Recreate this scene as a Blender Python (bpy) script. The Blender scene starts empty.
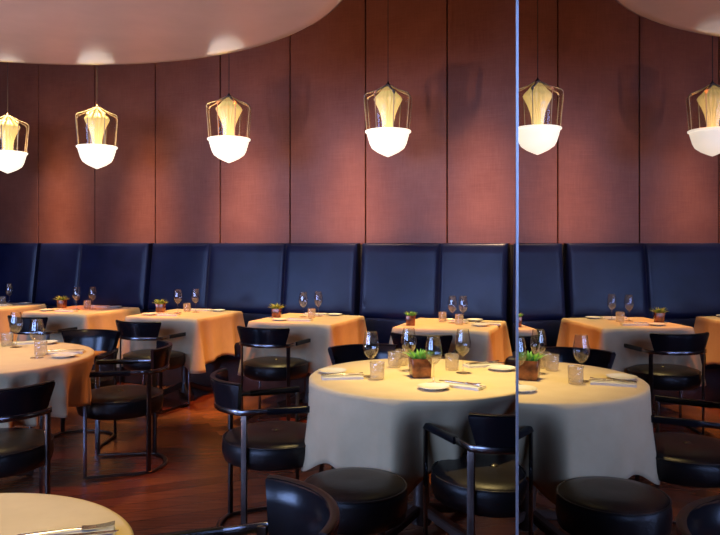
import bpy, bmesh, math, random
from mathutils import Vector, Matrix
random.seed(7)
PI = math.pi
scene = bpy.context.scene
C = scene.collection

# ------------------------------------------------------------------ materials
def new_mat(name):
    m = bpy.data.materials.new(name); m.use_nodes = True
    nt = m.node_tree
    return m, nt, nt.nodes['Principled BSDF'], nt.nodes['Material Output']

def N(nt, typ, **kw):
    n = nt.nodes.new(typ)
    for k, v in kw.items(): setattr(n, k, v)
    return n

def coords(nt, scale=(1, 1, 1), rot=(0, 0, 0), kind='Object'):
    tc = N(nt, 'ShaderNodeTexCoord'); mp = N(nt, 'ShaderNodeMapping')
    mp.inputs['Scale'].default_value = scale; mp.inputs['Rotation'].default_value = rot
    nt.links.new(tc.outputs[kind], mp.inputs['Vector'])
    return mp.outputs['Vector']

def ramp(nt, fac, stops):
    r = N(nt, 'ShaderNodeValToRGB')
    els = r.color_ramp.elements
    while len(els) < len(stops): els.new(0.5)
    for e, (p, c) in zip(els, stops): e.position = p; e.color = (*c, 1)
    nt.links.new(fac, r.inputs['Fac'])
    return r.outputs['Color']

def noise(nt, vec, scale, detail=4, rough=.55):
    n = N(nt, 'ShaderNodeTexNoise')
    n.inputs['Scale'].default_value = scale; n.inputs['Detail'].default_value = detail
    n.inputs['Roughness'].default_value = rough
    if vec is not None: nt.links.new(vec, n.inputs['Vector'])
    return n.outputs['Fac']

def bump(nt, bsdf, h, strength=.3, dist=.01):
    b = N(nt, 'ShaderNodeBump'); b.inputs['Strength'].default_value = strength; b.inputs['Distance'].default_value = dist
    nt.links.new(h, b.inputs['Height']); nt.links.new(b.outputs['Normal'], bsdf.inputs['Normal'])

def simple(name, col, rough=.5, metal=0.0, var=.12, nscale=12, bstr=0.0, bscale=60, spec=.5, coat=0):
    m, nt, b, o = new_mat(name)
    v = coords(nt)
    f = noise(nt, v, nscale)
    lo = tuple(max(0, c*(1-var)) for c in col); hi = tuple(min(1, c*(1+var)) for c in col)
    nt.links.new(ramp(nt, f, [(.3, lo), (.7, hi)]), b.inputs['Base Color'])
    b.inputs['Roughness'].default_value = rough; b.inputs['Metallic'].default_value = metal
    b.inputs['Specular IOR Level'].default_value = spec
    b.inputs['Coat Weight'].default_value = coat
    if bstr: bump(nt, b, noise(nt, v, bscale, 3), bstr, .003)
    return m

def copper_mat():
    m, nt, b, o = new_mat('copper_leaf_panel')
    v = coords(nt)
    f1 = noise(nt, v, 2.2, 5, .6)
    v2 = coords(nt, (140, 140, 6)); f2 = noise(nt, v2, 1.0, 3)
    v3 = coords(nt, (6, 6, 160)); f3 = noise(nt, v3, 1.0, 3)
    mx = N(nt, 'ShaderNodeMath', operation='ADD'); nt.links.new(f2, mx.inputs[0]); nt.links.new(f3, mx.inputs[1])
    mm = N(nt, 'ShaderNodeMath', operation='MULTIPLY'); mm.inputs[1].default_value = .28; nt.links.new(mx.outputs[0], mm.inputs[0])
    ad = N(nt, 'ShaderNodeMath', operation='MULTIPLY_ADD'); ad.inputs[1].default_value = .45
    nt.links.new(f1, ad.inputs[0]); nt.links.new(mm.outputs[0], ad.inputs[2])
    nt.links.new(ramp(nt, ad.outputs[0], [(.3, (.24, .067, .036)), (.5, (.33, .104, .058)), (.7, (.43, .147, .084))]), b.inputs['Base Color'])
    b.inputs['Metallic'].default_value = .35; b.inputs['Roughness'].default_value = .47
    bump(nt, b, mx.outputs[0], .12, .002)
    return m

def wood_floor():
    m, nt, b, o = new_mat('polished_wood_floor')
    v = coords(nt, (1, 1, 1), (0, 0, math.radians(-24)))
    br = N(nt, 'ShaderNodeTexBrick'); br.offset = .37
    br.inputs['Scale'].default_value = 1.0; br.inputs['Brick Width'].default_value = 1.9; br.inputs['Row Height'].default_value = .13
    br.inputs['Mortar Size'].default_value = .0022; br.inputs['Bias'].default_value = 0
    br.inputs['Color1'].default_value = (.15, .042, .019, 1); br.inputs['Color2'].default_value = (.26, .080, .034, 1)
    br.inputs['Mortar'].default_value = (.02, .008, .005, 1)
    nt.links.new(v, br.inputs['Vector'])
    v2 = coords(nt, (3, 60, 1), (0, 0, math.radians(-24)))
    g = noise(nt, v2, 1.2, 6, .6)
    gr = ramp(nt, g, [(.25, (.55, .5, .45)), (.75, (1.2, 1.15, 1.1))])
    mx = N(nt, 'ShaderNodeMix', data_type='RGBA', blend_type='MULTIPLY'); mx.inputs['Factor'].default_value = 1
    nt.links.new(br.outputs['Color'], mx.inputs[6]); nt.links.new(gr, mx.inputs[7])
    nt.links.new(mx.outputs[2], b.inputs['Base Color'])
    b.inputs['Roughness'].default_value = .27
    bump(nt, b, br.outputs['Fac'], -.15, .002)
    return m

def linen():
    m, nt, b, o = new_mat('woven_linen')
    v = coords(nt)
    f = noise(nt, v, 9, 5)
    nt.links.new(ramp(nt, f, [(.3, (.61, .475, .27)), (.7, (.68, .54, .32))]), b.inputs['Base Color'])
    b.inputs['Roughness'].default_value = .8; b.inputs['Specular IOR Level'].default_value = .2
    b.inputs['Sheen Weight'].default_value = .15
    bump(nt, b, noise(nt, v, 320, 3), .25, .002)
    return m

def thin_glass(name, tint=(1, 1, 1), ior=1.45, rough=.02, milk=0.0, milk_col=(.9, .88, .82), bscale=0):
    # a thin clear wall: see-through with a Fresnel reflection, optionally a share of milky scatter (cut crystal, frosting)
    m, nt, b, o = new_mat(name)
    nt.nodes.remove(b)
    tr = N(nt, 'ShaderNodeBsdfTransparent'); tr.inputs['Color'].default_value = (*tint, 1)
    gl = N(nt, 'ShaderNodeBsdfGlossy'); gl.inputs['Roughness'].default_value = rough
    lw = N(nt, 'ShaderNodeLayerWeight'); lw.inputs['Blend'].default_value = .5
    pw = N(nt, 'ShaderNodeMath', operation='POWER'); pw.inputs[1].default_value = 3.5; nt.links.new(lw.outputs['Facing'], pw.inputs[0])
    f0 = ((ior-1)/(ior+1))**2
    fr = N(nt, 'ShaderNodeMath', operation='MULTIPLY_ADD', use_clamp=True); fr.inputs[1].default_value = .85; fr.inputs[2].default_value = f0
    nt.links.new(pw.outputs[0], fr.inputs[0])
    base = tr.outputs[0]
    if milk:
        di = N(nt, 'ShaderNodeBsdfDiffuse'); di.inputs['Color'].default_value = (*milk_col, 1)
        tl = N(nt, 'ShaderNodeBsdfTranslucent'); tl.inputs['Color'].default_value = (*milk_col, 1)
        m1 = N(nt, 'ShaderNodeMixShader'); m1.inputs[0].default_value = .5
        nt.links.new(di.outputs[0], m1.inputs[1]); nt.links.new(tl.outputs[0], m1.inputs[2])
        m2 = N(nt, 'ShaderNodeMixShader'); m2.inputs[0].default_value = milk
        nt.links.new(tr.outputs[0], m2.inputs[1]); nt.links.new(m1.outputs[0], m2.inputs[2])
        base = m2.outputs[0]
    mx = N(nt, 'ShaderNodeMixShader')
    nt.links.new(fr.outputs[0], mx.inputs[0]); nt.links.new(base, mx.inputs[1]); nt.links.new(gl.outputs[0], mx.inputs[2])
    if bscale:
        v = coords(nt); vo = N(nt, 'ShaderNodeTexVoronoi'); vo.inputs['Scale'].default_value = bscale
        nt.links.new(v, vo.inputs['Vector'])
        bp = N(nt, 'ShaderNodeBump'); bp.inputs['Strength'].default_value = .8; bp.inputs['Distance'].default_value = .004
        nt.links.new(vo.outputs['Distance'], bp.inputs['Height'])
        nt.links.new(bp.outputs[0], gl.inputs['Normal']); nt.links.new(bp.outputs[0], lw.inputs['Normal'])
    nt.links.new(mx.outputs[0], o.inputs['Surface'])
    return m

def emissive(name, col, strength, base=(.9, .88, .84), rough=.3):
    m, nt, b, o = new_mat(name)
    v = coords(nt); f = noise(nt, v, 6)
    nt.links.new(ramp(nt, f, [(.2, tuple(c*.95 for c in base)), (.8, base)]), b.inputs['Base Color'])
    b.inputs['Roughness'].default_value = rough
    b.inputs['Emission Color'].default_value = (*col, 1); b.inputs['Emission Strength'].default_value = strength
    return m

M = {}
M['copper'] = copper_mat()
M['groove'] = simple('dark_groove', (.012, .008, .008), .8)
M['floor'] = wood_floor()
M['linen'] = linen()
M['plaster'] = simple('cream_lacquered_plaster', (.80, .62, .57), .11, 0, .05, 3, .16, 12)
M['dark_plaster'] = simple('dark_plaster', (.045, .030, .028), .8)
M['wall_paint'] = simple('warm_wall_paint', (.16, .10, .08), .7)
M['navy'] = simple('navy_leather', (.007, .011, .044), .30, 0, .2, 5, .10, 90, .29)
M['navy_seam'] = simple('navy_welt', (.010, .013, .03), .5)
M['leather'] = simple('black_leather', (.012, .009, .009), .36, 0, .25, 8, .25, 120, .35)
M['welt'] = simple('black_leather_welt', (.020, .015, .014), .35)
M['lacquer'] = simple('black_gloss_back', (.007, .007, .010), .22, 0, .2, 6, .06, 60, .45)
M['black_metal'] = simple('dark_bronze_metal', (.10, .075, .065), .28, .9, .15, 20)
M['steel'] = simple('brushed_steel', (.26, .25, .26), .22, 1, .06, 30)
M['silver'] = simple('silver_cutlery', (.75, .73, .70), .18, 1, .05, 30)
M['trim'] = simple('satin_aluminium', (.52, .55, .62), .36, .85, .05, 40)
M['dark_wood'] = simple('dark_stained_wood', (.07, .032, .02), .4, 0, .3, 9)
M['porcelain'] = simple('white_porcelain', (.78, .77, .75), .15, 0, .03, 5)
M['napkin'] = simple('white_cotton', (.74, .72, .68), .85, 0, .05, 14, .2, 200)
M['pot'] = simple('amber_lacquer_pot', (.27, .095, .032), .16, .2, .6, 22)
M['soil'] = simple('dark_soil', (.03, .02, .012), .9, 0, .4, 60, .8, 90)
M['leaf'] = simple('succulent_leaf', (.16, .40, .07), .45, 0, .5, 30)
M['leaf_pale'] = simple('pale_succulent_leaf', (.24, .33, .06), .45, 0, .45, 30)
M['glass'] = thin_glass('clear_wine_glass', (.97, .96, .95), 1.9, .015)
M['crystal'] = thin_glass('cut_crystal', (.97, .94, .89), 1.9, .08, .20, (1, .93, .80), 70)
M['amber_glass'] = thin_glass('pale_amber_bell_glass', (.965, .915, .84), 1.5, .04)
M['amber_rib'] = simple('amber_glass_rib', (.75, .62, .50), .1, .25, .15, 20)
M['bowl'] = emissive('glowing_white_glass', (1, .88, .70), 1.3)
M['vase'] = emissive('lit_golden_mesh', (1, .72, .24), .55, (.78, .68, .38), .4)
M['cord'] = simple('black_cord', (.05, .035, .03), .5)
M['white_frame'] = simple('dark_window_frame', (.05, .05, .055), .5)
M['pane'] = thin_glass('window_glass', (.97, .98, 1), 1.3, 0)
m, nt, b, o = new_mat('smoked_mirror')
b.inputs['Base Color'].default_value = (.44, .42, .43, 1); b.inputs['Metallic'].default_value = 1
b.inputs['Roughness'].default_value = 0.0
M['mirror'] = m

# ------------------------------------------------------------------ mesh helpers
class MB:
    def __init__(s): s.bm = bmesh.new()
    def quad_grid(s, rows, close_u=False, close_v=False):
        vs = [[s.bm.verts.new(p) for p in r] for r in rows]
        nr, nc = len(vs), len(vs[0])
        for i in range(nr if close_v else nr-1):
            for j in range(nc if close_u else nc-1):
                a, b_, c, d = vs[i][j], vs[i][(j+1) % nc], vs[(i+1) % nr][(j+1) % nc], vs[(i+1) % nr][j]
                try: s.bm.faces.new((a, b_, c, d))
                except ValueError: pass
        return vs
    def cap(s, ring, flip=False):
        try: s.bm.faces.new(list(reversed(ring)) if flip else ring)
        except ValueError: pass
    def box(s, x0, x1, y0, y1, z0, z1, bev=0, mat=None, seg=2):
        g = bmesh.ops.create_cube(s.bm, size=1)
        vs = g['verts']
        for v in vs:
            v.co = Vector(((x0+x1)/2+v.co.x*(x1-x0), (y0+y1)/2+v.co.y*(y1-y0), (z0+z1)/2+v.co.z*(z1-z0)))
        if bev:
            es = list({e for v in vs for e in v.link_edges})
            r = bmesh.ops.bevel(s.bm, geom=es, offset=bev, segments=seg, profile=.5, affect='EDGES')
            vs = list({v for f in r['faces'] for v in f.verts} | {v for v in vs if v.is_valid})
        if mat is not None:
            for v in vs: v.co = mat @ v.co
    def lathe(s, prof, n=32, cx=0, cy=0, z0=0, cap_b=True, cap_t=True, flute=None):
        rows = []
        for (r, z) in prof:
            row = []
            for k in range(n):
                a = 2*PI*k/n
                rr = r*(1+(flute[1]*math.cos(flute[0]*a) if flute else 0))
                row.append((cx+rr*math.cos(a), cy+rr*math.sin(a), z0+z))
            rows.append(row)
        vs = s.quad_grid(rows, close_u=True)
        if cap_b: s.cap(vs[0], True)
        if cap_t: s.cap(vs[-1])
    def sweep(s, pts, w, h, closed=False, nround=0, up=Vector((0, 0, 1)), taper=None):
        """rectangular (or round when nround) section of width w and height h along pts"""
        pts = [Vector(p) for p in pts]; n = len(pts); rows = []
        for i, p in enumerate(pts):
            if closed: t = pts[(i+1) % n]-pts[i-1]
            else: t = pts[min(i+1, n-1)]-pts[max(i-1, 0)]
            t.normalize()
            u = up if abs(t.dot(up)) < .95 else Vector((1, 0, 0))
            side = t.cross(u).normalized(); nu = side.cross(t).normalized()
            k = 1.0
            if 0 < i < n-1 or closed:
                a = (pts[i]-pts[i-1]).normalized(); b_ = (pts[(i+1) % n]-pts[i]).normalized()
                c = max(.5, math.sqrt(max(0, (1+a.dot(b_))/2))); k = 1/c
            q = taper[i] if taper else 1
            if nround:
                row = [p+side*(w*q/2*math.cos(2*PI*j/nround))+nu*(h*q/2*math.sin(2*PI*j/nround)) for j in range(nround)]
            else:
                cw = min(w, h)*.18
                a_, b2 = w/2*k, h/2
                row = [p+side*x+nu*y for x, y in ((-a_+cw, -b2), (a_-cw, -b2), (a_, -b2+cw), (a_, b2-cw), (a_-cw, b2), (-a_+cw, b2), (-a_, b2-cw), (-a_, -b2+cw))]
            rows.append(row)
        vs = s.quad_grid(rows, close_u=True, close_v=closed)
        if not closed: s.cap(vs[0], True); s.cap(vs[-1])
    def build(s, name, mat, parent=None, smooth=35, solid=0, sub=0):
        bm = s.bm
        bmesh.ops.recalc_face_normals(bm, faces=bm.faces)
        me = bpy.data.meshes.new(name)
        lim = math.radians(smooth)
        for e in bm.edges:
            e.smooth = not (len(e.link_faces) == 2 and e.calc_face_angle(0) > lim)
        for f in bm.faces: f.smooth = True
        bm.to_mesh(me); bm.free()
        me.materials.append(mat)
        ob = bpy.data.objects.new(name, me); C.objects.link(ob)
        if solid:
            md = ob.modifiers.new('thickness', 'SOLIDIFY'); md.thickness = solid; md.offset = -1
        if sub:
            md = ob.modifiers.new('smooth', 'SUBSURF'); md.levels = sub; md.render_levels = sub
        if parent: ob.parent = parent
        return ob

def tag(o, label, cat, group=None):
    o['label'] = label; o['category'] = cat
    if group: o['group'] = group
    return o

def empty(name, loc=(0, 0, 0), rz=0):
    o = bpy.data.objects.new(name, None); C.objects.link(o)
    o.location = loc; o.rotation_euler = (0, 0, rz); o.empty_display_size = .1
    return o

def struct(o):
    o['kind'] = 'structure'; return o

def copy_tree(o, parent=None):
    c = o.copy(); C.objects.link(c)
    if parent: c.parent = parent
    for ch in [k for k in KIDS.get(o.name, [])]:
        copy_tree(ch, c)
    return c

KIDS = {}
def index_tree(o):
    KIDS[o.name] = list(o.children)
    for ch in o.children: index_tree(ch)

# ------------------------------------------------------------------ room frame
T = math.radians(20)
U = Vector((math.cos(T), -math.sin(T), 0)); Nn = Vector((math.sin(T), math.cos(T), 0))
def W(s, d, z=0): return U*s+Nn*d+Vector((0, 0, z))
WR = -T                                             # rotation that carries x onto the wall direction
CEIL = 3.8

# floor
f = MB(); f.box(-7.5, 3.4, -3.2, 11, -.06, 0); struct(f.build('floor', M['floor']))
c = MB(); c.box(-7.5, 3.4, -3.2, 11, CEIL, CEIL+.08); struct(c.build('ceiling', M['dark_plaster']))

# copper wall: panels with fine grooves between them
wb = MB()
PW = .8095; S0 = -6.393
mw = Matrix.Translation(W(0, 0)) @ Matrix.Rotation(WR, 4, 'Z')
for k in range(-4, 12):
    wb.box(S0+k*PW+.005, S0+(k+1)*PW-.005, 6.6, 6.64, 1.0, CEIL, .004, mw, 1)
wall_ob = struct(wb.build('wall_back', M['copper']))
g = MB(); g.box(S0-4*PW, S0+12*PW, 6.64, 6.72, 0, CEIL, 0, mw); struct(g.build('wall_back', M['groove']))

# other walls of the room (left, right, and the window wall behind the camera)
w = MB()
LY0, LY1 = -1.3, 1.7
w.box(-7.5, -7.4, -3.2, LY0, 0, CEIL); w.box(-7.5, -7.4, LY1, 10.8, 0, CEIL)
w.box(-7.5, -7.4, LY0, LY1, 0, .9); w.box(-7.5, -7.4, LY0, LY1, 3.1, CEIL)
struct(w.build('wall_left', M['wall_paint']))
w = MB(); w.box(3.3, 3.4, -3.2, 7, 0, CEIL); struct(w.build('wall_right', M['wall_paint']))
w = MB()
WX0, WX1, WZ0, WZ1 = -6.0, -1.6, .9, 3.1
w.box(-7.5, WX0, -1.75, -1.6, 0, CEIL); w.box(WX1, 3.4, -1.75, -1.6, 0, CEIL)
w.box(WX0, WX1, -1.75, -1.6, 0, WZ0); w.box(WX0, WX1, -1.75, -1.6, WZ1, CEIL)
struct(w.build('wall_front', M['wall_paint']))
wf = MB()
for x in (WX0, WX0+1.1, WX0+2.2, WX0+3.3, WX1): wf.box(x-.03, x+.03, -1.70, -1.64, WZ0, WZ1)
for z in (WZ0, WZ1): wf.box(WX0, WX1, -1.70, -1.64, z-.03, z+.03)
win = struct(wf.build('window_1', M['white_frame']))
wf = MB()
for y in (LY0, LY0+1.0, LY0+2.0, LY1): wf.box(-7.48, -7.42, y-.03, y+.03, .9, 3.1)
for z in (.9, 3.1): wf.box(-7.48, -7.42, LY0, LY1, z-.03, z+.03)
win2 = struct(wf.build('window_2', M['white_frame']))
p = MB(); p.box(-7.455, -7.45, LY0, LY1, .9, 3.1); p.build('pane', M['pane'], win2)
p = MB(); p.box(WX0, WX1, -1.675, -1.67, WZ0, WZ1); p.build('pane', M['pane'], win)

# dropped round ceiling
dc = MB()
R0 = 1.985
prof = [(0.02, 2.70), (R0*.5, 2.70), (R0-.10, 2.70), (R0-.04, 2.703), (R0-.012, 2.715), (R0, 2.745), (R0-.03, 2.80), (R0-.10, 2.88), (R0-.1, CEIL)]
dc.lathe(prof, 128, -1.98, 3.33)
struct(dc.build('ceiling', M['plaster'], smooth=50))

# ------------------------------------------------------------------ mirror partition
MA = math.radians(6.815)
mt = empty('mirror_partition', (.2988, 1.3706, 0), 0)
tag(mt, 'tall smoked mirror partition with a slim satin metal edge, on the right', 'mirror')
rm = Matrix.Rotation(-MA, 4, 'Z')
q = MB(); q.box(0, .012, -2.97, 0, 0, CEIL, 0, rm); q.build('mirror_glass', M['mirror'], mt)
q = MB(); q.box(-.0022, .0135, -.008, .006, 0, CEIL, .0008, rm); q.build('edge_trim', M['trim'], mt)

# ------------------------------------------------------------------ banquette along the wall
def lean(z): return 6.44-(1.40-z)*.13
def banquette(s0, s1, seams, label):
    cx = (s0+s1)/2
    root = empty('banquette', W(cx, 6.3), WR)
    tag(root, label, 'banquette', 'navy leather banquettes along the copper wall')
    a, b_ = s0-cx+.026, s1-cx-.026
    off = -6.3
    edges = [a]+[x-cx for x in seams]+[b_]
    bk = MB()
    # one backrest mesh with padded panels between the stitched seams
    zs = [.70, .72, .76, .85, 1.0, 1.15, 1.30, 1.36, 1.385, 1.395]
    for i in range(len(edges)-1):
        e0, e1 = edges[i], edges[i+1]; n = 28
        rows = []
        for zi, z in enumerate(zs):
            row = []
            for k in range(n+1):
                t = .5-.5*math.cos(PI*k/n); x = e0+(e1-e0)*t
                puff = .022*(1-abs(2*t-1)**22)*min(1, (z-.69)/.05, (1.402-z)/.03)
                row.append((x, lean(z)+off+.028-puff, z))
            rows.append(row)
        rows.append([(r[0], 6.555+off, 1.40) for r in rows[-1]])
        rows.insert(0, [(r[0], 6.555+off, .70) for r in rows[0]])
        vs = bk.quad_grid(rows)
        if i == 0: bk.cap([r[0] for r in vs])
        if i == len(edges)-2: bk.cap([r[-1] for r in vs], True)
    bk.build('backrest', M['navy'], root, 50)
    bb = MB(); bb.box(s0-cx+.001, s1-cx-.001, 6.56+off, 6.594+off, .30, 1.385, .002); bb.build('dark_gap_backing', M['groove'], root)  # near-black board added so the gaps between sections stay dark
    lo = MB(); lo.box(a, b_, 6.36+off, 6.555+off, .44, .70, .02); lo.build('lumbar_panel', M['navy'], root)
    st = MB(); st.box(a, b_, 5.93+off, 6.36+off, .30, .465, .035, None, 4); st.build('seat', M['navy'], root, 60)
    bs = MB(); bs.box(a, b_, 6.0+off, 6.5+off, 0, .30, .004); bs.build('base', M['dark_wood'], root)
    for x in seams:
        se = MB()
        se.sweep([(x-cx, lean(z)+off+.026, z) for z in (.71, .9, 1.1, 1.3, 1.385)], .007, .007, nround=6)
        se.build('seam_welt', M['navy_seam'], root)
    return root
banquette(-8.6, -6.248, [-7.4], 'navy leather banquette section at the far left, behind the leftmost table')
banquette(-6.248, -4.733, [-5.64], 'navy leather banquette section behind the square table second from the left')
banquette(-4.733, -2.356, [-3.997, -3.134], 'widest navy leather banquette section, three panels, behind the middle two tables')
banquette(-2.356, -.928, [-1.568], 'brightest navy leather banquette section, behind the square table nearest the mirror')
banquette(-.928, .95, [-.15], 'sliver of navy leather banquette section just left of the mirror edge')

# ------------------------------------------------------------------ pendant lamps
def make_pendant():
    root = empty('pendant_lamp')
    bw = MB()
    out = [(.004, 0), (.04, .015), (.092, .040), (.138, .073), (.158, .112), (.175, .170), (.184, .205), (.196, .210), (.198, .222), (.190, .226)]
    inn = [(.178, .222), (.168, .172), (.150, .118), (.130, .085), (.06, .048), (.004, .035)]
    bw.lathe(out+inn, 48); bw.build('bowl_shade', M['bowl'], root, 30)
    va = MB()
    va.lathe([(.048, .10), (.045, .24), (.048, .30), (.060, .36), (.082, .42), (.108, .475), (.116, .495), (.108, .512), (.080, .540), (.058, .570), (.036, .595), (.012, .606)], 72, flute=(18, .06))
    va.build('flared_inner_shade', M['vase'], root, 60)
    gl = MB()
    gl.lathe([(.186, .226), (.194, .33), (.205, .47), (.205, .505), (.192, .528), (.15, .548), (.09, .578), (.03, .612), (.012, .618)], 48, cap_b=False)
    gl.build('bell_glass', M['amber_glass'], root, 60)
    for k in range(8):
        a = 2*PI*k/8+.2
        path = [(.189, .226), (.197, .33), (.208, .45), (.211, .495), (.208, .518), (.196, .534), (.165, .546), (.10, .572), (.03, .612)]
        r = MB(); r.sweep([(x*math.cos(a), x*math.sin(a), z) for x, z in path], .026, .008, nround=8)
        r.build('glass_rib', M['amber_rib'], root, 70)
    cp = MB(); cp.lathe([(.003, .604), (.020, .606), (.022, .622), (.010, .634), (.004, .65)], 20); cp.build('cap', M['black_metal'], root)
    cd = MB(); cd.lathe([(.003, .64), (.003, CEIL-2.14)], 8); cd.build('cord', M['cord'], root)
    return root
pp = make_pendant(); index_tree(pp)
PEND = [((.241, 6.195), 'glowing acorn pendant lamp with glass bell, the one nearest the mirror edge'),
        ((-1.212, 6.66), 'x'),
        ((-2.63, 7.2), 'glowing acorn pendant lamp with glass bell, second from the left'),
        ((-3.748, 7.66), 'glowing acorn pendant lamp with glass bell, cut by the left edge of the photo')]
PEND[1] = (PEND[1][0], 'glowing acorn pendant lamp hanging where the round ceiling edge curves up, third from left')
for i, ((x, y), lb) in enumerate(PEND):
    o = pp if i == 0 else copy_tree(pp)
    o.location = (x, y, 2.14); o.rotation_euler.z = i*.25
    tag(o, lb, 'lamp', 'acorn-shaped pendant lamps')
    L = bpy.data.lights.new('pendant_bulb', 'POINT'); L.energy = 10; L.color = (1, .60, .28); L.shadow_soft_size = .03
    lo = bpy.data.objects.new('pendant_bulb', L); C.objects.link(lo); lo.location = (x, y, 2.14+.082)

# ------------------------------------------------------------------ chairs
CH_R = .276
def rail_path(z, front=.17, r=CH_R):
    fy = .235
    pts = [(front, -fy, z), (0.0, -.222, z), (-.12, -.213, z)]
    for k in range(0, 17):
        a = math.radians(226+ (134-226)*k/16)
        pts.append((r*math.cos(a), r*math.sin(a), z))
    pts += [(-.12, .213, z), (0.0, .222, z), (front, fy, z)]
    return pts
def make_chair():
    root = empty('tub_armchair')
    st = MB()
    st.lathe([(.10, .338), (.225, .340), (.250, .352), (.260, .385), (.261, .420), (.254, .446), (.242, .458), (.20, .470), (.12, .478), (.03, .474), (.004, .472)], 48)
    seat = st.build('seat', M['leather'], root, 60)
    pi = MB(); pi.sweep([(.256*math.cos(2*PI*k/48), .256*math.sin(2*PI*k/48), .449) for k in range(48)], .008, .008, closed=True, nround=8)
    pi.build('piping', M['welt'], seat, 80)
    bt = MB(); bt.lathe([(.002, .470), (.016, .471), (.019, .475), (.013, .480), (.002, .482)], 16); bt.build('button', M['welt'], seat)
    bk = MB(); rows = []
    def band(inner, z, ext, flare):
        r = CH_R+flare+(-.015 if inner else .012)
        return [(r*math.cos(math.radians(180+ext*(k/20*2-1))), r*math.sin(math.radians(180+ext*(k/20*2-1))), z) for k in range(21)]
    secs = [(0, .603, 40, .0), (0, .63, 41.5, .005), (0, .69, 44, .018), (0, .735, 46, .028), (0, .747, 46, .029), (0, .753, 45.5, .022),
            (1, .753, 45.5, .037), (1, .747, 46, .029), (1, .69, 44, .018), (1, .63, 41.5, .005), (1, .603, 40, .0)]
    for (inn, z, e, fl) in secs: rows.append(band(inn, z, e, fl))
    vs = bk.quad_grid(rows, close_v=True)
    bk.cap([r[0] for r in vs]); bk.cap([r[-1] for r in vs], True)
    br = bk.build('backrest', M['lacquer'], root, 50)
    tr = MB(); tr.sweep([((CH_R+.029)*math.cos(math.radians(180+45.5*(k/16*2-1))), (CH_R+.029)*math.sin(math.radians(180+45.5*(k/16*2-1))), .754) for k in range(17)], .022, .006, nround=8)
    tr.build('rim', M['welt'], br, 80)
    ra = MB(); ra.sweep(rail_path(.618, r=.293), .010, .026); ra.build('arm_rail', M['steel'], root, 50)
    for s in (-1, 1):
        pa = MB()
        pts = [(.180, s*.2365, .618), (.10, s*.230, .618), (0.0, s*.222, .618), (-.085, s*.216, .618)]
        pa.sweep(pts, .021, .031); pa.build('arm_pad', M['lacquer'], root, 50)
    for s in (-1, 1):
        lg = MB(); lg.box(.160, .180, s*.235-.007, s*.235+.007, .004, .612, .002); lg.build('leg', M['steel'], root)
        lg = MB()
        mat = Matrix.Rotation(math.atan2(s*.2, -.19), 4, 'Z')
        lg.box(.2695, .2825, -.015, .015, .004, .625, .003, mat); lg.build('leg', M['black_metal'], root)
    fr = MB(); fr.sweep(rail_path(.010), .024, .012); fr.build('base_ring', M['black_metal'], root, 50)
    return root
ch = make_chair(); index_tree(ch)
CHAIRS = [
 ((-.42, 3.57), 19, 'black leather tub armchair on the left side of the round table by the mirror'),
 ((.557, 3.0), 108, 'black tub armchair with its back to us at the round table, by the mirror edge'),
 ((.08, 4.30), -74, 'black tub armchair beyond the round table, blue light inside its back'),
 ((-1.507, 4.53), 191, 'black leather tub armchair facing left at the left round table, its whole floor ring showing'),
 ((-1.74, 3.43), 124, 'black tub armchair at the left edge, its back to us, before the round table'),
 ((-2.0, 5.07), 264, 'black tub armchair behind the left round table, facing us'),
 ((-2.85, 6.54), 70, 'black tub armchair in front of the square table second from the left'),
 ((-1.76, 6.16), 70, 'black tub armchair in front of the third square table from the left'),
 ((-.67, 5.74), 70, 'black tub armchair in front of the square table left of the near round table'),
 ((.51, 5.32), 70, 'black tub armchair before the square table nearest the mirror, mostly hidden'),
 ((-.365, 1.715), 203, 'foreground black tub armchair cut by the bottom edge, blue light on its curved back'),
]
for i, ((x, y), dg, lb) in enumerate(CHAIRS):
    o = ch if i == 0 else copy_tree(ch)
    o.location = (x, y, 0); o.rotation_euler.z = math.radians(dg)
    tag(o, lb, 'chair', 'black leather tub armchairs')

# round stool in front
so = empty('round_stool', (-.02, 2.83, 0)); tag(so, 'low round black leather stool without a back, in front of the round table', 'stool')
q = MB(); q.lathe([(.10, .32), (.180, .322), (.200, .335), (.207, .37), (.207, .425), (.200, .450), (.186, .461), (.12, .472), (.03, .470), (.004, .469)], 48)
sc_ = q.build('seat', M['leather'], so, 60)
q = MB(); q.sweep([(.2025*math.cos(2*PI*k/48), .2025*math.sin(2*PI*k/48), .451) for k in range(48)], .008, .008, closed=True, nround=8); q.build('piping', M['welt'], sc_, 80)
for k in range(4):
    a = PI/4+k*PI/2; q = MB()
    q.sweep([(.15*math.cos(a), .15*math.sin(a), .33), (.165*math.cos(a), .165*math.sin(a), .0)], .02, .02, nround=10); q.build('leg', M['black_metal'], so)
q = MB(); q.sweep([(.161*math.cos(2*PI*k/40), .161*math.sin(2*PI*k/40), .09) for k in range(40)], .014, .014, closed=True, nround=8); q.build('foot_ring', M['steel'], so)

# ------------------------------------------------------------------ tables and cloths
ZT = .75
def pedestal(root, feet, R, square):
    q = MB(); q.lathe([(.05, .03), (.05, .08), (.04, .12), (.04, .66), (.07, .70)], 20); q.build('column', M['dark_wood'], root)
    for k in range(4):
        a = PI/4+k*PI/2; q = MB()
        q.sweep([(.03*math.cos(a), .03*math.sin(a), .10), (feet*.6*math.cos(a), feet*.6*math.sin(a), .05), (feet*math.cos(a), feet*math.sin(a), .022)], .05, .045)
        q.build('foot', M['dark_wood'], root)
    q = MB()
    if square: q.box(-R[0], R[0], -R[1], R[1], .70, .742, .008)
    else: q.lathe([(R*.6, .70), (R-.01, .715), (R, .720), (R, .738), (R-.008, .742)], 64)
    q.build('tabletop', M['dark_wood'], root)

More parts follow.
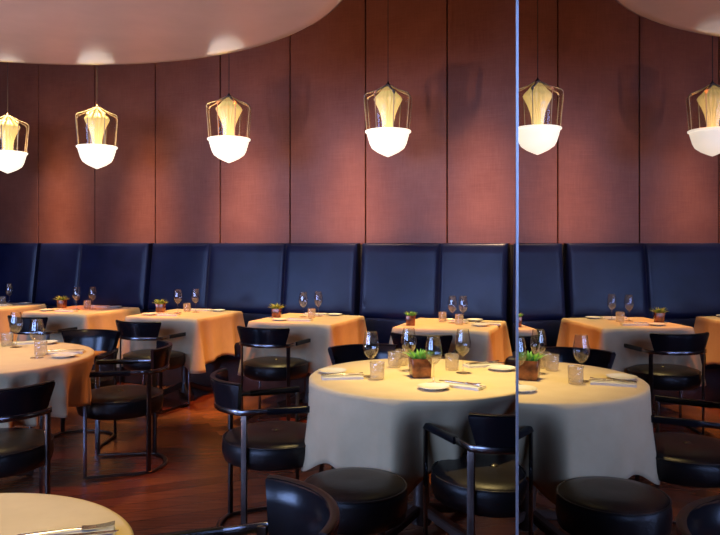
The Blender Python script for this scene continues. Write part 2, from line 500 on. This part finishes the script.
PUSH = {0: .01, 1: .10, 3: .04, 4: .04, 10: .06}      # how far each chair's arms and seat press the nearest cloth in
CUSH = [(Vector((CHAIRS[k][0][0], CHAIRS[k][0][1], 0)), .30, v) for k, v in PUSH.items()]

def cloth(name, center, rz, outline, hem_fn, off_fn, label, cat='tablecloth', group='beige linen tablecloths', push=True):
    """outline: list of (x, y, nx, ny, s) round the table edge; hem_fn(s) gives the hem height; off_fn(s, t) the outward offset"""
    q = MB(); rows = []
    n = len(outline)
    # top: concentric rings shrinking to the middle
    for k in (.02, .3, .6, .85, .97):
        rows.append([(x*k, y*k, ZT) for x, y, nx, ny, s in outline])
    rows.append([(x-nx*.004, y-ny*.004, ZT-.001) for x, y, nx, ny, s in outline])
    rows.append([(x+nx*.003, y+ny*.003, ZT-.007) for x, y, nx, ny, s in outline])
    NT = 14
    cs, sn = math.cos(rz), math.sin(rz)
    for i in range(1, NT+1):
        t = i/NT; row = []
        for x, y, nx, ny, s in outline:
            z = ZT-.007-(ZT-.007-hem_fn(s))*t
            o = off_fn(s, t)+.005
            px, py = x+nx*o, y+ny*o
            if push:
                gx, gy = center[0]+px*cs-py*sn, center[1]+px*sn+py*cs
                low = min(1, max(0, (.73-z)/.13))
                for cc, cr, amt in CUSH:
                    dx, dy = gx-cc.x, gy-cc.y; dd = math.hypot(dx, dy)
                    if dd < cr+.14:
                        # give way towards the table's centre, where chair arms and seat stand
                        tx, ty = center[0]-gx, center[1]-gy; tl = math.hypot(tx, ty) or 1
                        k_ = min(1, (cr+.14-dd)/.15); k_ = k_*k_*(3-2*k_)
                        mv = amt*k_*low
                        gx += tx/tl*mv; gy += ty/tl*mv
                lx, ly = gx-center[0], gy-center[1]
                px, py = lx*cs+ly*sn, -lx*sn+ly*cs
            row.append((px, py, z))
        rows.append(row)
    vs = q.quad_grid(rows, close_u=True)
    q.cap(vs[0], True)
    o = q.build(name, M['linen'], None, 75, solid=.0025)
    o.location = (center[0], center[1], 0); o.rotation_euler.z = rz
    return tag(o, label, cat, group)

def sq_outline(hx, hy, r=.010, n=34):
    pts = []
    per = 2*(hx+hy)*2
    cor = [(hx-r, hy-r, 0), (-hx+r, hy-r, 90), (-hx+r, -hy+r, 180), (hx-r, -hy+r, 270)]
    s = 0
    for i, (cx, cy, a0) in enumerate(cor):
        for k in range(7):
            a = math.radians(a0+90*k/6); pts.append((cx+r*math.cos(a), cy+r*math.sin(a), math.cos(a), math.sin(a)))
        nx_ = cor[(i+1) % 4]; a = math.radians(a0+90)
        ex, ey = cx+r*math.cos(a), cy+r*math.sin(a)
        b2 = math.radians(nx_[2]); fx, fy = nx_[0]+r*math.cos(b2), nx_[1]+r*math.sin(b2)
        for k in range(1, n):
            t = .5-.5*math.cos(PI*k/n)*(1-.25*(1-abs(2*k/n-1))); pts.append((ex+(fx-ex)*t, ey+(fy-ey)*t, math.cos(a), math.sin(a)))
    return pts

def sq_cloth(center, rz, hx, hy, hem, seed, label):
    rnd = random.Random(seed)
    ph = [rnd.uniform(0, 6.28) for _ in range(4)]
    ol = []
    for (x, y, nx, ny) in sq_outline(hx, hy):
        # s packs: nearness to a corner (0..1) and an arc position for the waves
        dcx, dcy = hx-abs(x), hy-abs(y)
        dist = math.hypot(dcx, dcy)
        corner = math.exp(-(dist/.05)**2); wide = max(0, 1-dist/.30)
        side_sign = 1
        ol.append((x, y, nx, ny, (corner, wide, math.atan2(y, x), dist)))
    def hemf(s): return hem-.075*s[1]**1.3+.006*math.sin(5*s[2]+ph[0])
    def off(s, t):
        c, wd, a, d = s
        return t*(.012+.075*c-.022*math.exp(-((d-.125)/.045)**2)+.012*math.exp(-((d-.21)/.04)**2))+t*.008*math.sin(9*a+ph[1])*(1-c)+t*.004*math.sin(23*a+ph[2])
    return cloth('tablecloth', center, rz, ol, hemf, off, label, push=False)

def rd_cloth(center, R, hem, seed, label, nfold=9, amp=.045, tips=(), flat=None):
    rnd = random.Random(seed); ph = [rnd.uniform(0, 6.28) for _ in range(5)]
    ol = []; n = 320
    for k in range(n):
        a = 2*PI*k/n; ol.append((R*math.cos(a), R*math.sin(a), math.cos(a), math.sin(a), a))
    def fold(a):
        w_ = a+.25*math.sin(2*a+ph[0])+.12*math.sin(3*a+ph[3])
        v = .5+.5*math.cos(nfold*w_+ph[1])
        return v**1.6
    def wt(a):
        if flat is None: return 1
        d_ = abs((a-flat+PI) % (2*PI)-PI)
        return min(1, max(.16, (d_-.42)/.3))
    def tip(a):
        return max([0]+[math.exp(-((((a-b_+PI) % (2*PI))-PI)/.26)**2) for b_ in tips])
    def hemf(a): return hem-.085*tip(a)-.015*fold(a)
    def off(a, t): return t*(.008+.045*tip(a))-amp*wt(a)*(1-fold(a))*t**.9*(.45+.55*t)
    return cloth('tablecloth', center, 0, ol, hemf, off, label)

TS = [(-6.15, 'leftmost'), (-4.954, 'second'), (-3.78, 'third'), (-2.546, 'fourth'), (-1.29, 'fifth')]
WHERE = {0: 'leftmost square table, cut by the left edge', 1: 'square table second from the left', 2: 'third square table from the left',
         3: 'square table left of the near round table', 4: 'square table nearest the mirror',
         'R': 'round table by the mirror', 'L': 'left round table', 'F': 'bottom-left corner table'}
TC = {}
TR = math.radians(-20.7)
for i, (s, nm) in enumerate(TS):
    c3 = W(s, 5.69); TC[i] = (c3.x, c3.y)
    r = empty('dining_table', (c3.x, c3.y, 0), TR)
    tag(r, 'dark wooden pedestal under the cloth of the '+WHERE[i], 'table', 'square dining tables by the banquette')
    pedestal(r, .27, (.362, .372), True)
    sq_cloth(TC[i], TR, .372, .382, .375, 11+i, 'beige linen cloth draped over the '+WHERE[i])
TC['R'] = (.30, 3.53); TC['L'] = (-2.22, 4.11); TC['F'] = (-.90, 1.46)
RR = {'R': .545, 'L': .66, 'F': .42}
for k, tips, hem in (('R', (PI*1.08, PI*1.44, 0.1, PI*.55), .43), ('L', (-.95, .6, 2.2, 3.8), .47), ('F', (.8, 2.4, 4, 5.5), .40)):
    r = empty('dining_table', (TC[k][0], TC[k][1], 0)); tag(r, 'dark wooden pedestal under the cloth of the '+WHERE[k], 'table', 'round dining tables')
    pedestal(r, .34 if k != 'F' else .25, RR[k]-.03, False)
    rd_cloth(TC[k], RR[k], hem, ord(k), 'beige linen cloth falling in folds over the '+WHERE[k], {'R': 15, 'L': 17, 'F': 9}[k], {'R': .12, 'L': .13, 'F': .04}[k], tips, PI*1.22 if k == 'R' else None)

# ------------------------------------------------------------------ tableware
def make_glass():
    root = empty('wine_glass')
    q = MB()
    q.lathe([(.0035, .085), (.010, .089), (.022, .099), (.033, .116), (.0385, .135), (.039, .150), (.036, .175), (.0315, .200), (.0285, .218),
             (.0278, .2185), (.0270, .2180), (.030, .200), (.0345, .175), (.0374, .150), (.0369, .136), (.0315, .1175), (.0205, .101), (.008, .093), (.002, .091)], 36)
    q.build('glass_bowl', M['glass'], root, 60)
    q = MB(); q.lathe([(.036, 0), (.036, .0015), (.022, .004), (.008, .0075), (.0042, .014), (.0036, .04), (.0036, .075), (.0042, .087)], 28); q.build('stem', M['glass'], root, 60)
    return root
def make_tumbler():
    q = MB()
    q.lathe([(.026, 0), (.031, .002), (.033, .010), (.0355, .080), (.0352, .082), (.0335, .080), (.031, .014), (.026, .010), (.004, .010)], 40, flute=(10, .015))
    return q.build('water_tumbler', M['crystal'], None, 40)
def make_plate():
    root = empty('bread_plate')
    q = MB(); q.lathe([(.030, 0), (.042, .001), (.046, .004), (.068, .011), (.072, .0135), (.0715, .0148), (.066, .0132), (.045, .0072), (.038, .0055), (.004, .005)], 48); q.build('dish', M['porcelain'], root, 50)
    return root
def make_napkin():
    q = MB(); lay = []
    for l in range(3):
        rows = []
        for i in range(9):
            u = i/8-.5; row = []
            for j in range(6):
                v = j/5-.5
                z = .003+l*.0042+.0015*math.sin(6*u)*(l/3)
                row.append((u*(.20-.003*l), v*(.085-.002*l)+.0015*math.sin(4*u+l*2), z))
            rows.append(row)
        top = rows; bot = [[(x, y, z-.0041) for x, y, z in r] for r in rows]
        a = q.quad_grid(top); b_ = q.quad_grid(bot)
        nr, nc = len(a), len(a[0])
        ring = [(i, 0) for i in range(nr)]+[(nr-1, j) for j in range(1, nc)]+[(i, nc-1) for i in range(nr-2, -1, -1)]+[(0, j) for j in range(nc-2, 0, -1)]
        for k in range(len(ring)):
            i0, j0 = ring[k]; i1, j1 = ring[(k+1) % len(ring)]
            q.bm.faces.new((a[i0][j0], a[i1][j1], b_[i1][j1], b_[i0][j0]))
    return q.build('folded_napkin', M['napkin'], None, 60)
def make_knife():
    root = empty('table_knife')
    q = MB(); q.sweep([(-.10, 0, .004), (-.05, 0, .0045), (0, 0, .004)], .013, .007, nround=10, taper=[1.1, 1, .7]); q.build('handle', M['silver'], root, 70)
    q = MB()
    pr = [(-.002, -.004), (.02, -.008), (.07, -.009), (.095, -.006), (.108, .004), (.09, .005), (.0, .005)]
    a = [q.bm.verts.new((x, y, .003)) for x, y in pr]; b_ = [q.bm.verts.new((x, y, .0048)) for x, y in pr]
    q.cap(a, True); q.cap(b_)
    for k in range(len(pr)): q.bm.faces.new((a[k], a[(k+1) % len(pr)], b_[(k+1) % len(pr)], b_[k]))
    q.build('blade', M['silver'], root)
    return root
def make_fork():
    root = empty('table_fork')
    q = MB(); q.sweep([(-.10, 0, .004), (-.06, 0, .005), (0, 0, .006), (.035, 0, .005)], .012, .004, nround=8, taper=[1.1, .9, .45, .6]); q.build('handle', M['silver'], root, 70)
    q = MB(); q.sweep([(.03, 0, .005), (.045, 0, .004), (.06, 0, .004)], .022, .003, taper=[.5, 1, 1])
    for k in range(4):
        y = (k-1.5)*.0062; q.sweep([(.058, y, .004), (.08, y, .005), (.10, y, .008)], .0032, .0025)
    q.build('tines', M['silver'], root)
    return root
def make_plant(leafmat, nl, hgt, spread, name):
    root = empty(name)
    q = MB()
    for (w0, w1, z0, z1) in [(.043, .050, 0, .092)]:
        ro = lambda w, z: [(sx*w, sy*w, z) for sx, sy in ((-1, -1), (-.86, -1), (.86, -1), (1, -1), (1, -.86), (1, .86), (1, 1), (.86, 1), (-.86, 1), (-1, 1), (-1, .86), (-1, -.86))]
        def rr(w, z):
            out = []
            for a0, (cx, cy) in ((0, (1, 1)), (90, (-1, 1)), (180, (-1, -1)), (270, (1, -1))):
                for k in range(4):
                    a = math.radians(a0+30*k); out.append((cx*(w-.006)+.006*math.cos(a), cy*(w-.006)+.006*math.sin(a), z))
            return out
        vs = q.quad_grid([rr(w0, 0), rr(w0+.001, .003), rr(w1, z1), rr(w1-.001, z1+.002), rr(w1-.006, z1), rr(w1-.007, z1-.016)], close_u=True)
        q.cap(vs[0], True); q.cap(vs[-1])
    q.build('pot', M['pot'], root, 40)
    q = MB(); q.box(-.041, .041, -.041, .041, .070, .080, .004); q.build('soil', M['soil'], root)
    q = MB(); rnd = random.Random(name)
    for k in range(nl):
        bx, by = rnd.uniform(-.034, .034), rnd.uniform(-.034, .034)
        a = math.atan2(by, bx)+rnd.uniform(-.7, .7); tilt = min(1.25, rnd.uniform(.1, .5)+math.hypot(bx, by)*18*spread)
        L = hgt*rnd.uniform(.7, 1.1); wd = L*rnd.uniform(.15, .24)
        rows = []
        for i in range(6):
            t = i/5; ang = tilt*(.6+.5*t)
            d = L*t; cx = bx+math.cos(a)*d*math.sin(ang); cy = by+math.sin(a)*d*math.sin(ang); cz = .078+d*math.cos(ang)*.95
            wv = wd*math.sin(PI*(.12+.88*t)**.8)*(1 if i < 5 else .05)+.0004
            px, py = -math.sin(a), math.cos(a)
            th = .003*(1-t)+.0006
            rows.append([(cx+px*wv/2, cy+py*wv/2, cz), (cx, cy, cz-th*1.2), (cx-px*wv/2, cy-py*wv/2, cz), (cx+math.cos(a)*-th, cy+math.sin(a)*-th, cz+th*.3)])
        vs = q.quad_grid(rows, close_u=True); q.cap(vs[0], True); q.cap(vs[-1])
    q.build('leaves', leafmat, root, 60)
    return root

glass0 = make_glass(); index_tree(glass0)
tumb0 = make_tumbler(); index_tree(tumb0)
plate0 = make_plate(); index_tree(plate0)
nap0 = make_napkin(); index_tree(nap0)
knife0 = make_knife(); index_tree(knife0)
fork0 = make_fork(); index_tree(fork0)
plantA = make_plant(M['leaf'], 110, .058, .55, 'potted_succulent'); index_tree(plantA)
plantB = make_plant(M['leaf_pale'], 80, .085, 1.1, 'potted_succulent'); index_tree(plantB)
used = set()
ZC = ZT+.0005
def put(proto, key, xy, label, cat, group, rz=0, z=ZC, tilt=None):
    o = proto if proto.name not in used else copy_tree(proto)
    used.add(proto.name)
    x, y = xy
    if isinstance(key, int):                      # keep things well on the square table
        cx, cy = TC[key]; c_, s_ = math.cos(TR), math.sin(TR)
        u, v = (x-cx)*c_+(y-cy)*s_, -(x-cx)*s_+(y-cy)*c_
        mg = .085 if cat in ('plate', 'napkin') else .05
        u = max(-.372+mg, min(.372-mg, u)); v = max(-.382+mg, min(.382-mg, v))
        x, y = cx+u*c_-v*s_, cy+u*s_+v*c_
    o.location = (x, y, z); o.rotation_euler = (0, 0, rz)
    tag(o, label, cat, group)
    return o
GG, GT, GP, GN = 'wine glasses on the tables', 'cut crystal tumblers on the tables', 'small white plates on the tables', 'folded white napkins on the tables'
GK, GF, GS = 'silver knives on the napkins', 'silver forks on the napkins', 'potted succulents on the tables'
D = math.radians
# near round table
put(glass0, 'R', (.053, 3.50), 'wine glass leftmost of four on the near round table', 'glass', GG)
put(glass0, 'R', (.248, 3.66), 'wine glass behind the succulent pot on the near round table', 'glass', GG)
put(glass0, 'R', (.340, 3.325), 'wine glass standing nearest us, right of the succulent on the near round table', 'glass', GG)
put(glass0, 'R', (.515, 3.60), 'wine glass rightmost on the near round table, beside a tumbler', 'glass', GG)
put(tumb0, 'R', (.082, 3.43), 'clear crystal tumbler at the left of the near round table, before a wine glass', 'tumbler', GT)
put(tumb0, 'R', (.180, 3.76), 'cut crystal tumbler, left one of a pair behind the succulent, near round table', 'tumbler', GT)
put(tumb0, 'R', (.222, 3.83), 'cut crystal tumbler tucked behind its twin and the succulent, near round table', 'tumbler', GT, .3)
put(tumb0, 'R', (.470, 3.68), 'cut crystal tumbler on the right of the near round table', 'tumbler', GT, .5)
put(plantA, 'R', (.292, 3.50), 'bright green succulent in an amber pot amid the near round table', 'plant', GS, D(8))
put(plate0, 'R', (-.138, 3.60), 'small white plate at the left rim of the near round table', 'plate', GP)
put(plate0, 'R', (.326, 3.205), 'small white plate at the front of the near round table', 'plate', GP)
put(plate0, 'R', (.725, 3.685), 'small white plate at the right of the near round table, beside the mirror edge', 'plate', GP)
put(nap0, 'R', (-.085, 3.46), 'folded white napkin at the left of the near round table', 'napkin', GN, D(6))
put(nap0, 'R', (.462, 3.25), 'folded white napkin at the front of the near round table', 'napkin', GN, D(-35))
put(nap0, 'R', (.648, 3.80), 'folded white napkin at the right of the near round table', 'napkin', GN, D(18))
ZN = ZC+.0135
put(knife0, 'R', (-.085, 3.45), 'silver knife on the left napkin of the near round table', 'knife', GK, D(4), ZN)
put(fork0, 'R', (-.085, 3.475), 'silver fork on the left napkin of the near round table', 'fork', GF, D(8), ZN)
put(knife0, 'R', (.470, 3.24), 'silver knife on the front napkin of the near round table', 'knife', GK, D(-38), ZN)
put(fork0, 'R', (.452, 3.265), 'silver fork on the front napkin of the near round table', 'fork', GF, D(-30), ZN)
put(knife0, 'R', (.668, 3.79), 'silver knife on the right napkin of the near round table', 'knife', GK, D(14), ZN)
put(fork0, 'R', (.648, 3.815), 'silver fork on the right napkin of the near round table', 'fork', GF, D(20), ZN)
# square tables
def sq_set(i, glasses, tumblers, plates, naps, plant):
    w_ = WHERE[i]
    gn = ['left', 'right'] if len(glasses) == 2 else ['only']
    for n_, g_ in zip(gn, glasses): put(glass0, i, g_, f'{n_} wine glass on the {w_}', 'glass', GG)
    tn = ['left', 'right'] if len(tumblers) == 2 else ['single']
    for n_, g_ in zip(tn, tumblers): put(tumb0, i, g_, f'{n_} cut crystal tumbler on the {w_}', 'tumbler', GT)
    pn = ['front', 'rear'] if len(plates) == 2 else ['only']
    for n_, g_ in zip(pn, plates): put(plate0, i, g_, f'{n_} small white plate on the {w_}', 'plate', GP)
    for n_, g_ in zip(pn if len(naps) == 2 else ['only'], naps):
        o = put(nap0, i, g_, f'{n_} folded white napkin on the {w_}', 'napkin', GN, TR+D(10))
        kx, ky = o.location.x, o.location.y
        put(knife0, i, (kx, ky), f'silver knife on the {n_} napkin of the {w_}', 'knife', GK, TR+D(14), ZN)
    if plant:
      pl_ = put(plantB if i != 4 else plantA, i, plant, f'small potted succulent on the {w_}', 'plant', GS, TR+.25)
      pl_.scale = (.76, .76, .84)
sq_set(4, [(.750, 5.842), (.835, 5.83)], [(.680, 5.924), (.790, 5.73)], [(.945, 5.64), (.952, 6.0)], [(1.03, 5.72), (.80, 6.0)], (.40, 5.68))
sq_set(3, [(-.497, 6.318), (-.369, 6.384)], [(-.419, 6.24)], [(-.671, 6.039), (-.213, 6.50)], [(-.50, 6.02), (-.40, 6.52)], (-.729, 6.30))
sq_set(2, [(-1.692, 6.687), (-1.543, 6.76)], [(-1.63, 6.783)], [(-1.90, 6.50), (-1.35, 6.88)], [(-1.715, 6.45), (-1.53, 6.93)], (-1.878, 6.783))
sq_set(1, [(-2.77, 7.036), (-2.631, 7.085)], [(-2.692, 7.11)], [(-3.0, 6.90), (-2.46, 7.22)], [(-2.79, 6.84), (-2.64, 7.30)], (-3.0, 7.22))
sq_set(0, [(-3.733, 7.663)], [(-3.793, 7.64)], [(-3.56, 7.65)], [(-3.74, 7.50)], None)
# left round table
w_ = WHERE['L']
put(glass0, 'L', (-2.144, 4.487), 'farther wine glass on the left round table', 'glass', GG)
put(glass0, 'L', (-1.828, 4.074), 'nearer wine glass on the left round table, beside a tumbler', 'glass', GG)
put(tumb0, 'L', (-2.228, 4.544), 'cut crystal tumbler at the left edge of the photo, left round table', 'tumbler', GT)
put(tumb0, 'L', (-1.845, 4.16), 'clear tumbler beside the nearer wine glass on the left round table', 'tumbler', GT, .4)
put(tumb0, 'L', (-2.30, 4.46), 'cut crystal tumbler cut by the left edge of the photo, left round table', 'tumbler', GT, .7)
put(plate0, 'L', (-2.022, 4.64), 'small white plate at the far side of the left round table', 'plate', GP)
put(plate0, 'L', (-1.684, 4.10), 'small white plate at the right rim of the left round table', 'plate', GP)
put(nap0, 'L', (-1.735, 4.25), 'folded white napkin at the right of the left round table', 'napkin', GN, D(12))
put(nap0, 'L', (-2.17, 4.64), 'folded white napkin at the far side of the left round table', 'napkin', GN, D(25))
put(knife0, 'L', (-1.735, 4.25), 'silver knife on the right napkin of the left round table', 'knife', GK, D(10), ZN)
# corner table
put(nap0, 'F', (-.64, 1.57), 'folded white napkin at the bottom left corner table', 'napkin', GN, D(16))
put(knife0, 'F', (-.635, 1.555), 'silver knife on the napkin of the bottom left corner table', 'knife', GK, D(14), ZN)
put(fork0, 'F', (-.645, 1.585), 'silver fork on the napkin of the bottom left corner table', 'fork', GF, D(18), ZN)

# ------------------------------------------------------------------ lights
def spot(x, y, z, energy, angle, blend, col=(1, .60, .25), aim=None, size=.05):  # serves the table downlights and the added fill spots
    L = bpy.data.lights.new('downlight_or_fill', 'SPOT'); L.energy = energy; L.color = col
    L.spot_size = math.radians(angle); L.spot_blend = blend; L.shadow_soft_size = size
    o = bpy.data.objects.new('downlight_or_fill', L); C.objects.link(o); o.location = (x, y, z)
    if aim is not None:
        o.rotation_euler = (Vector(aim)-Vector((x, y, z))).to_track_quat('-Z', 'Y').to_euler()
    return o
TOPW = (1, .74, .29); ORANGE = (1, .26, .045)
for i in range(6):
    c_ = W(-.05 if i == 5 else TS[i][0], 5.69)
    spot(c_.x, c_.y, CEIL-.05, 430, 35, .5, TOPW)
    w_ = W(-.05 if i == 5 else TS[i][0]+.1, 6.0); a_ = W(-.05 if i == 5 else TS[i][0]+.1, 6.6, 1.12)
    spot(w_.x, w_.y, CEIL-.05, 1000, 28, 1, (1, .64, .36), a_, .3)  # added wall-wash spot, lifts the glow low on the copper wall
for i in range(5):
    a_, t_ = W(TS[i][0]+2.2, 5.48), W(TS[i][0]+.60, 5.62, .2)
    spot(a_.x, a_.y, CEIL-.1, 640, 22, .8, ORANGE, t_)  # added orange fill, tints the right cloth faces and the floor between tables
spot(.42, 3.54, CEIL-.05, 760, 34, 1, TOPW)
spot(-2.32, 4.2, 2.69, 170, 70, .8, TOPW)
spot(.1, 5.25, CEIL-.1, 240, 26, .7, ORANGE, (-1.65, 4.15, .45))  # added orange fill for the side of the left round cloth
spot(-.95, 1.4, CEIL-.05, 300, 40, .7, TOPW)
# added unseen spot by the floor beyond the left edge, brightening the round ceiling
spot(-4.6, 2.2, .35, 360, 80, .8, (1, .68, .58), (-1.9, 3.6, 2.7))

def daylight(loc, w_, h_, energy, rot):
    A = bpy.data.lights.new('daylight', 'AREA'); A.shape = 'RECTANGLE'; A.size = w_; A.size_y = h_; A.energy = energy; A.color = (.33, .50, 1)
    ao = bpy.data.objects.new('daylight', A); C.objects.link(ao); ao.location = loc; ao.rotation_euler = rot
daylight(((WX0+WX1)/2, -1.85, 2.0), WX1-WX0-.1, 2.1, 310, (math.radians(90), 0, 0))
daylight((-7.6, (LY0+LY1)/2, 2.0), LY1-LY0-.1, 2.1, 290, (math.radians(90), 0, math.radians(-90)))

wd = bpy.data.worlds.new('world'); scene.world = wd; wd.use_nodes = True
bg = wd.node_tree.nodes['Background']; bg.inputs[0].default_value = (.35, .5, .9, 1); bg.inputs[1].default_value = .3

# ------------------------------------------------------------------ camera
cam = bpy.data.cameras.new('camera'); cam.sensor_width = 36; cam.lens = 36; cam.shift_y = -24.5/720; cam.clip_start = .02
co = bpy.data.objects.new('camera', cam); C.objects.link(co); co.location = (0, 0, 1.4); co.rotation_euler = (math.radians(90), 0, 0)
scene.camera = co
vs = scene.view_settings
scene.display_settings.display_device = 'sRGB'
vs.view_transform = 'Standard'; vs.look = 'None'; vs.exposure = 0; vs.gamma = 1; vs.use_curve_mapping = False
cy = scene.cycles
cy.use_denoising = True; cy.max_bounces = 14; cy.transparent_max_bounces = 24; cy.diffuse_bounces = 5; cy.glossy_bounces = 6
cy.sample_clamp_indirect = 6; cy.caustics_reflective = False; cy.caustics_refractive = False
